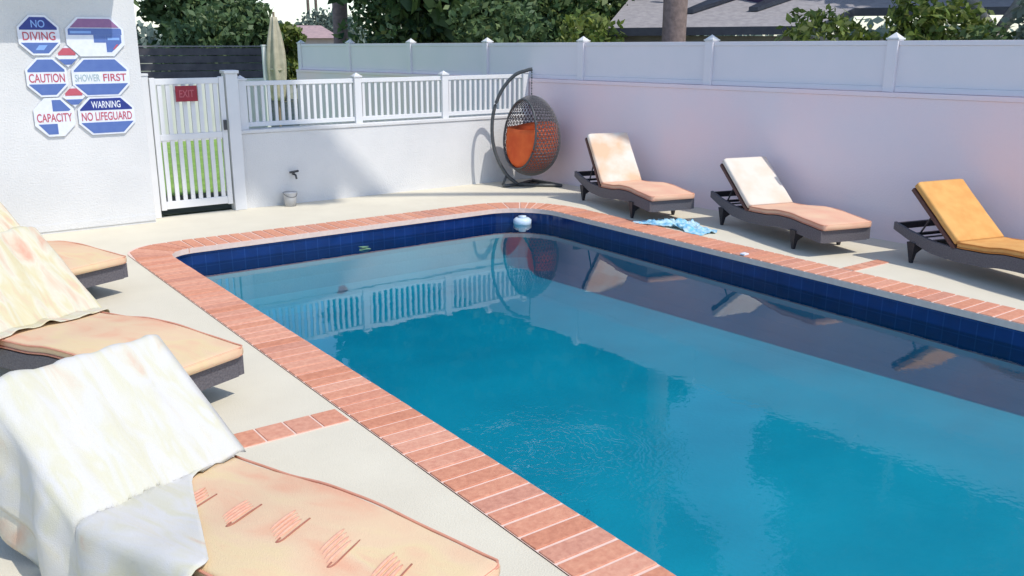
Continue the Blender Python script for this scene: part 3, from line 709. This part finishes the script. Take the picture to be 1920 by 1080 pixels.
# ------------------------------------------------------------ small pool things
fl = empty('pool_float', (6.78, 9.10, WL), .3, 'round white chlorine float bobbing in the far right pool corner', 'pool float')
FW = mat('float_white', (.62,.72,.80), .4, (.55,.66,.76), 8)
MB().tube([(0,0,-.05),(0,0,.01),(0,0,.05),(0,0,.075)], [.09,.115,.115,.085], 24).build('float_body', FW, fl, smooth=True)
MB().tube([(0,0,.076),(0,0,.10)], .05, 16).build('float_cap', FW, fl, smooth=True)
MB().tube([(0,0,-.10),(0,0,-.051)], .045, 14).build('float_basket', FW, fl)
lf = MB(); 
lf.add([(-.07,-.03,0),(0,-.05,.012),(.08,-.01,0),(.05,.04,.01),(-.03,.05,0)], [(0,1,2,3,4)]).add([(-.02,-.02,.02),(.06,.0,.026),(.03,.05,.02),(-.05,.03,.028)], [(0,1,2,3)])
o = lf.build('floating_leaf', mat('leaf_green', (.10,.22,.12), .5, (.16,.3,.18), 20)); q = o.modifiers.new('t','SOLIDIFY'); q.thickness = .004; o.location = (4.47, 8.93, WL+.004)
tag(o, 'small green leaf floating on the water near the far wall', 'leaf')
o = MB().box(-.035,.035,-.03,.03,0,.02).build('coping_fitting', TEXT_WHITE, bevel=.006); o.location = (7.06, 5.78, .0135); tag(o, 'small white plastic fitting on the right coping', 'pool fitting')

# ------------------------------------------------------------ vegetation
BARK = mat('bark', (.20,.15,.12), .95, (.12,.09,.07), 9, .8, 25)
PALMB = mat('palm_bark', (.27,.20,.18), .95, (.19,.14,.125), 12, .8, 30)
G_LOW = island_mat('leaves_sunlit_mix', [(.02,.06,.03),(.10,.17,.05),(.04,.09,.04),(.22,.28,.09),(.03,.07,.03)], .5, transl=.25)
G_DARK = island_mat('leaves_dark', [(.02,.055,.022),(.05,.10,.035),(.09,.15,.045),(.03,.07,.035),(.17,.24,.08)], .5, transl=.25)
G_MID = island_mat('leaves_mid', [(.06,.12,.05),(.12,.19,.07),(.09,.15,.07),(.20,.26,.10)], .5, transl=.25)  # lighter greens stand in for haze on the background trees
G_YEL = island_mat('leaves_yellow', [(.12,.18,.03),(.25,.30,.06),(.07,.13,.03),(.30,.33,.12),(.16,.24,.05)], .5, transl=.3)
G_GREY = island_mat('leaves_grey', [(.14,.18,.15),(.21,.26,.21),(.10,.15,.12)], .6, transl=.25)
def leaves(name, blobs, n, size, m, parent, seed):
    rng = np.random.default_rng(seed); tot = sum(b[3]*b[4]*b[5] for b in blobs)**1.0; V = []; 
    cs = []
    wts = np.array([(b[3]*b[4]*b[5])**.67 for b in blobs]); wts /= wts.sum()
    for b, w_ in zip(blobs, wts):
        k = int(n*w_); d = rng.normal(size=(k,3)); d /= np.linalg.norm(d, axis=1)[:,None]
        r = rng.uniform(.35,1.0,k)**.5; lump = 1+.22*np.sin(d[:,0]*5+seed+b[0])*np.sin(d[:,2]*6+b[1])+.15*np.sin(d[:,1]*9+b[2])
        cs.append(np.array(b[:3]) + d*(r*lump)[:,None]*np.array(b[3:6]))
    c = np.vstack(cs); k = len(c); a = rng.normal(size=(k,3)); a /= np.linalg.norm(a,axis=1)[:,None]; t = rng.normal(size=(k,3)); b_ = np.cross(a,t); b_ /= np.linalg.norm(b_,axis=1)[:,None]
    s = (size*rng.uniform(.5,1.3,k))[:,None]; V = np.stack([c-a*s*.6, c-b_*s*.32, c+a*s*.6, c+b_*s*.32], 1).reshape(-1,3)
    me = bpy.data.meshes.new(name); me.vertices.add(len(V)); me.vertices.foreach_set('co', V.ravel()); me.loops.add(4*k); me.loops.foreach_set('vertex_index', np.arange(4*k)); me.polygons.add(k); me.polygons.foreach_set('loop_start', np.arange(0,4*k,4)); me.update(calc_edges=True)
    me.materials.append(m); o = bpy.data.objects.new(name, me); col.objects.link(o); o.parent = parent; return o
def tree(name, label, cat, loc, h, cr, z0, n, size, m, seed, trunk_r=.18, group=None, nb=9, squash=1.0, low=None):
    rnd = random.Random(seed); root = empty(name, (*loc, -.04), rnd.uniform(0,3), label, cat, group); blobs = []
    mb = MB(); lean = rnd.uniform(-.3,.3); top = Vector((lean, rnd.uniform(-.3,.3), z0+(h-z0)*.55))
    mb.tube([(0,0,0),(lean*.2,0,max(z0,.3)*.6),tuple(top)], [trunk_r, trunk_r*.8, trunk_r*.35], 8)
    for i in range(nb):
        a = rnd.uniform(0, 6.28); q = math.sqrt(rnd.random())*.62; z = z0+(h-z0)*(.16+.7*(i+.5)/nb); taper = math.sin(math.pi*min(1,max(.12,(z-z0)/(h-z0)*.85+.12)))**.5
        c = Vector((math.cos(a)*cr*q*taper, math.sin(a)*cr*q*taper, z)); rr = cr*rnd.uniform(.42,.62); blobs.append((c.x,c.y,c.z,rr,rr,rr*.8*squash if (h-z0) > cr else (h-z0)*.45))
        mb.tube([(lean*.5,0,z0+(z-z0)*.3), tuple(c)], [trunk_r*.45, trunk_r*.12], 5)
    mb.build('trunk', BARK, root, smooth=True); leaves('crown', blobs, n, size, m, root, seed)
    if low: leaves('low_foliage', low, 11000, .15, G_LOW, root, seed+100)
    return root
tall = 'tall dark trees beyond the fence'
tree('leafy_tree', 'dark tree with low foliage beyond the fence, next to the far palm trunk', 'tree', (10.5,17.4), 12.5, 2.45, .8, 22000, .36, G_DARK, 3, group=tall, nb=16, low=[(0,0,2.2,1.3,1.3,1.6),(.9,-.5,1.8,1.2,1.2,1.4),(-.6,.4,2.6,1.2,1.2,1.5)])
tree('leafy_tree', 'dark broad tree beyond the fence, directly above the egg chair', 'tree', (12.1,16.4), 16.5, 3.2, .8, 28000, .44, G_DARK, 5, group=tall, nb=18, low=[(0,0,2.2,1.7,1.7,1.7),(1.2,-.8,1.9,1.4,1.4,1.5),(-1.2,.9,2.2,1.4,1.4,1.6)])
tree('leafy_tree', 'dark tree beyond the fence overhanging the left end of the grey roof', 'tree', (15.0,16.4), 18, 3.6, 2.6, 30000, .46, G_DARK, 8, group=tall, nb=16, low=[(-1.2,.6,2.4,1.6,1.6,1.8),(-1.6,-.6,2.6,1.4,1.4,1.5),(-2.4,1.0,2.4,1.6,1.6,1.8)])
tree('leafy_tree', 'tall tree rising behind the right end of the grey roofed house', 'tree', (18.6,9.9), 12.5, 3.0, 4.2, 22000, .44, G_DARK, 11, group=tall, nb=14)
tree('leafy_tree', 'tall tree behind the shrubs at the far right of the picture', 'tree', (19.5,5.6), 13, 3.3, 3.8, 22000, .44, G_DARK, 13, group=tall, nb=14)
tree('leafy_bush', 'bright sunlit bush between the dark tree and the grey roof, above the fence', 'bush', (10.6,12.5), 2.55, 1.0, .6, 3500, .13, G_YEL, 21, .05, nb=7)
tree('leafy_bush', 'dense green bush topping the fence above the egg chair', 'bush', (10.3,14.0), 2.75, 1.25, .6, 4500, .14, G_MID, 22, .05, nb=8)
sh = 'sunlit shrubs above the right end of the fence'
tree('garden_shrub', 'yellow green shrub in front of the right end of the grey roof', 'shrub', (10.75,7.45), 2.38, .85, .8, 3500, .11, G_YEL, 31, .04, group=sh, nb=7)
tree('garden_shrub', 'tall yellow green shrub right of the grey roof, left of the forked tree', 'shrub', (11.35,6.75), 2.85, .75, .8, 3500, .12, G_YEL, 32, .04, group=sh, nb=7)
tree('garden_shrub', 'low pale shrub at the foot of the forked tree', 'shrub', (11.5,6.0), 2.35, .6, .8, 2600, .10, G_MID, 33, .04, group=sh, nb=6)
tree('garden_shrub', 'grey green shrub at the top right corner behind the fence', 'shrub', (11.6,5.05), 2.9, .8, .8, 3500, .12, G_GREY, 34, .04, group=sh, nb=7)
# forked tree
ft = empty('forked_tree', (12.3,6.25,-.04), 0, 'pale barked forked tree among shrubs behind the right end of the fence', 'tree')
FB = mat('pale_bark', (.42,.38,.33), .9, (.28,.25,.22), 10, .5, 30)
MB().tube([(0,0,0),(0,0,2.2)], [.13,.10]).tube([(0,0,2.15),(-.28,.22,2.6),(-.5,.4,3.4),(-.7,.5,5)], [.085,.07,.06,.04]).tube([(0,0,2.15),(.18,-.2,2.65),(.35,-.35,3.6),(.4,-.5,5)], [.085,.07,.06,.04]).build('trunk', FB, ft, smooth=True)
leaves('crown', [(-.7,.5,5,1.1,1.1,.9),(.5,-.5,5.2,1.2,1.2,.9),(0,.2,5.7,1.2,1.2,.8)], 5000, .18, G_GREY, ft, 41)

def palm(name, label, loc, h, r, lean=(0,0), fr=2.6, nf=26, seed=1):
    root = empty(name, (*loc,-.04), 0, label, 'palm tree', 'palm trees beyond the fence'); rnd = random.Random(seed)
    pts = [(lean[0]*(t**1.5), lean[1]*(t**1.5), h*t) for t in [i/14 for i in range(15)]]
    rr = [r*(1.12 if i == 0 else 1)*(1-.25*i/14)*(1+.04*(i%2)) for i in range(15)]
    MB().tube(pts, rr, 12).build('trunk', PALMB, root, smooth=True)
    T = Vector(pts[-1]); V = []; F = []
    for k in range(nf):
        a = 2*math.pi*k/nf+rnd.uniform(-.1,.1); el = rnd.uniform(-.5,1.1); d = Vector((math.cos(a),math.sin(a),0)); side = Vector((-d.y,d.x,0))
        L = fr*rnd.uniform(.8,1.05)
        for s_ in range(22):
            t = (s_+1)/22; p = T + d*L*t*math.cos(el*(1-t*.3)) + Vector((0,0,L*t*math.sin(el) - L*.55*t*t)); ll = .55*math.sin(math.pi*min(1,t*.9+.08))
            for sg in (-1,1):
                q = p + side*sg*ll + d*.12 - Vector((0,0,ll*.35)); w_ = d*.035; i0 = len(V); V += [p-w_, p+w_, q]; F.append((i0,i0+1,i0+2))
    MB().add(V,F).build('crown', G_MID, root)
    return root
palm('palm_tree', 'thick palm trunk rising in front of the grey house roof beyond the fence', (11.45,11.18), 13, .21, (0.3,.2), seed=2)
palm('palm_tree', 'far palm trunk left of the dark trees beyond the fence', (10.42,21.6), 15, .19, (.2,.3), seed=3)

def skirt_palm():  # unseen; lean and skirt shaped to drop its shadow on the low wall
    root = palm('palm_tree', 'tall leaning palm outside the picture whose shadow falls on the low white wall', (11.75,5.0), 21.6, .15, (-3.05,-6.6), fr=.8, nf=46, seed=6)
    V = []; F = []; rnd = random.Random(4)
    for k in range(1500):
        h = rnd.uniform(18.6, 21.6); t = h/21.6; c = Vector((-3.05*t**1.5, -6.6*t**1.5, h)); a = rnd.uniform(0, 6.28); d = Vector((math.cos(a), math.sin(a), 0)); s_ = Vector((-d.y, d.x, 0))*.07
        p = c+d*.12; q = c+d*rnd.uniform(.22,.36)-Vector((0,0,rnd.uniform(.35,.75))); i0 = len(V); V += [p-s_, p+s_, q+s_, q-s_]; F.append((i0,i0+1,i0+2,i0+3))
    MB().add(V,F).build('dead_frond_skirt', PALMB, root)
skirt_palm()
# background trees at left
bgt = 'trees far behind the slatted fence'
tree('background_tree', 'blue green tree at the left, right beside the edge of the house wall', 'tree', (7.3,32.2), 5.5, .95, .5, 7000, .26, G_GREY, 51, group=bgt, nb=10)
tree('background_tree', 'broad green tree behind the slatted fence, left of the closed parasol', 'tree', (9.9,31.4), 4.6, 1.7, .5, 9000, .26, G_MID, 52, group=bgt, nb=11)
tree('background_tree', 'rounded green tree directly behind the closed parasol', 'tree', (11.1,29.8), 3.3, 1.15, .5, 6000, .2, G_MID, 53, group=bgt, nb=10)
tree('background_tree', 'yellowish tree right of the closed parasol beyond the fence', 'tree', (12.35,30.4), 2.55, .95, .4, 5000, .2, G_YEL, 54, group=bgt, nb=8)
tree('background_tree', 'low hazy green trees on the skyline left of the far palm', 'tree', (25.0,53), 3.0, 2.6, .4, 6000, .3, G_GREY, 55, group=bgt, nb=10)
tree('background_tree', 'green tree behind the left part of the slatted fence', 'tree', (9.3,28.3), 2.9, 1.5, .4, 6000, .22, G_MID, 56, group=bgt, nb=9)
# skyline tree belt so the horizon is closed
def belt():
    bl = []
    rnd = random.Random(9)
    for i in range(60):
        a = R(-10 + 110*i/59); D = 95+rnd.uniform(-8,8); bl.append((math.sin(a)*D, math.cos(a)*D, 0, 5,5, rnd.uniform(2.0,3.6)))
    root = leaves('distant_trees', bl, 30000, 1.1, G_GREY, None, 77); tag(root, 'low hazy belt of distant trees on the horizon', 'trees', kind='stuff')
belt()
# utility poles
for (x,y,lab) in ((24.34,54.84,'left thin utility pole on the skyline'),(24.80,54.7,'right thin utility pole on the skyline')):
    p = empty('utility_pole', (x,y,0), 0, lab, 'utility pole', 'twin utility poles on the skyline'); MB().tube([(0,0,0),(0,0,11)], .11, 8, .08).build('pole', BARK, p); MB().box(-1,1,-.05,.05,10.2,10.35).build('crossarm', BARK, p)

# closed parasol and white post behind the railing
pr = empty('closed_parasol', (6.35,15.77,0), 0, 'closed beige parasol standing behind the picket railing', 'parasol')
CANV = mat('beige_canvas', (.50,.45,.33), .9, (.40,.36,.26), 8, .4, 60)
rings = []
for i in range(17):
    t = i/16; z = 1.0+1.42*t; rr = .10+.055*math.sin(math.pi*min(1,t*1.05))- .05*t**3
    rings.append([Vector((math.cos(a)*rr*(1+.22*math.cos(6*a)), math.sin(a)*rr*(1+.22*math.cos(6*a)), z)) for a in [2*math.pi*k/36 for k in range(36)]])
MB().sweep(rings).build('canopy', CANV, pr, smooth=True); MB().tube([(0,0,0),(0,0,2.5)], .022).build('pole', mat('pole_wood', (.3,.22,.15),.6,(.24,.17,.11),20), pr)
MB().tube([(0,0,1.52),(0,0,1.56)], .150, 20).build('strap', CANV, pr); MB().tube([(0,0,0),(0,0,.08)], .25, 20).build('base', STEEL, pr)
wp = empty('white_post', (6.17,15.86,0), 0, 'thin white post just left of the closed parasol', 'post'); MB().box(-.03,.03,-.03,.03,0,1.93).build('post_shaft', WHITE, wp); MB().box(-.04,.04,-.04,.04,1.931,1.95).build('post_cap', WHITE, wp)
# slatted dark fence and pale wall beyond the lawn
sf = empty('slatted_fence', (8.0,24.7,0), math.atan2(-.95,2.94), 'dark horizontal board fence behind the gate and lawn', 'fence')
SL = mat('dark_boards', (.07,.065,.075), .7, (.12,.11,.12), 3)
mb = MB()
for k in range(9): mb.box(-5,1.5,-.012,.012,.05+k*.195,.225+k*.195)
mb.build('boards', SL, sf); 
for x in (-5,-3.4,-1.8,-.2,1.46): MB().box(x-.04,x+.04,.014,.09,0,1.82).build('post', SL, sf)
MB().box(-5,1.52,-.03,.05,1.815,1.85).build('top_rail', mat('pale_boards',(.22,.21,.22),.7,(.28,.27,.27),3), sf)
o = MB().box(2.0,7.6,19.4,19.6,-.05,1.22).build('garden_wall', STUCCO); tag(o, 'plain white garden wall beyond the lawn, seen through the gate', 'wall')
# far pinkish roofed house on skyline
fh = empty('distant_house', (19.8,45.6,0), math.atan2(-.42,.9), 'distant low house with pinkish tiled roof on the skyline', 'house')
MB().box(-1.7,1.7,-1.5,1.5,0,1.99).build('wall', mat('tan_wall',(.5,.42,.4),.9,(.45,.38,.36),4), fh)
MB().add([(-2,-1.8,2.0),(2,-1.8,2.0),(2,1.8,2.0),(-2,1.8,2.0),(-1,0,2.62),(1,0,2.62)],[(0,1,5,4),(1,2,5),(2,3,4,5),(3,0,4),(3,2,1,0)]).build('roof', mat('pink_tiles',(.42,.29,.28),.9,(.34,.24,.24),6), fh)

# neighbouring house with the grey roof
nh = empty('neighbour_house', (13.5,12.5,0), 0, 'neighbouring house with grey shingle roof and dark gutter beyond the fence', 'house')
SH = mat('grey_shingles', (.36,.34,.35), .9, (.28,.265,.28), 9, .5, 20); FAS = mat('dark_fascia', (.02,.025,.04), .5, (.03,.035,.05), 10); NW = mat('tan_stucco', (.26,.25,.22), .9, (.21,.20,.18), 3, .3, 40)
A,B,C,D = Vector((11.3,12.74,2.24)), Vector((13.7,10.05,2.28)), Vector((15.1,10.3,2.60)), Vector((17.2,7.95,2.62)); nb_ = Vector((.75,.66,0)); off = Vector((13.5,12.5,0))
up = Vector((0,0,1)); back = [p + nb_*k + up*(.27*k) for p, k in ((A,6.5),(B,6.5),(C,5.3),(D,5.3))]
# roof: rake at the left leans back
A2 = A + nb_*6.5 + Vector((1.2,-1.3,0))*.35 + up*1.75
vs = [A,B,C,D,back[3],back[2],back[1],A2]
n_ = len(vs); V = [p-off for p in vs] + [p-off-up*.06 for p in vs]
MB().add(V, [(0,1,6,7),(1,2,5,6),(2,3,4,5),(8,15,14,9),(9,14,13,10),(10,13,12,11)]+[(i,n_+i,n_+(i+1)%n_,(i+1)%n_) for i in range(n_)]).build('roof', SH, nh)
for p, q in ((A,B),(B,C),(C,D)):
    d = (q-p).normalized(); o_ = Vector((d.y,-d.x,0)).normalized()*.03 if True else 0
    if (o_.x*nb_.x+o_.y*nb_.y) > 0 and q is not C: o_ = -o_
    V = [p-off+up*.01, q-off+up*.01, q-off-up*.13, p-off-up*.13]; V2 = [v+o_ for v in V]
    MB().add(V+V2, [(0,1,2,3),(7,6,5,4),(0,4,5,1),(1,5,6,2),(2,6,7,3),(3,7,4,0)]).build('fascia', FAS, nh)
q = [A+nb_*.35, B+nb_*.35, C+nb_*.4, D+nb_*.4, D+nb_*5, A+nb_*6]
MB().prism([(p.x-off.x, p.y-off.y) for p in q], -.05, 2.12).build('wall', NW, nh)
V_ = Vector((14.75,12.05,2.85))-off
MB().box(V_.x-.4,V_.x+.4,V_.y-.35,V_.y+.35,2.60,3.1).build('roof_vent', mat('plum_box',(.06,.03,.09),.6,(.05,.025,.07),8), nh)
def on_roof(u, k):      # u metres along the eave from A, k metres up the slope
    e_ = (B-A).normalized(); p = A + e_*u + nb_*k + up*(.27*k) - off; return p
for (u0,k0,u1,k1) in ((1.35,.9,2.3,2.6),(2.5,1.0,3.25,2.4)):
    a_, b_, c_, d_ = on_roof(u0,k0), on_roof(u0+.16,k0), on_roof(u1+.5,k1), on_roof(u1,k1)
    z_ = Vector((0,0,.02)); z2 = Vector((0,0,.09))
    q_ = [a_+z_, b_+z_, c_+z_, d_+z_, a_+z2, b_+z2, c_+z2, d_+z2]
    MB().add(q_, [(0,3,2,1),(4,5,6,7),(0,1,5,4),(1,2,6,5),(2,3,7,6),(3,0,4,7)]).build('solar_panel', FAS, nh)
MB().tube([(13.3-off.x,13.2-off.y,2.9),(13.3-off.x,13.2-off.y,3.2)], .06).build('vent_pipe', WHITE, nh)
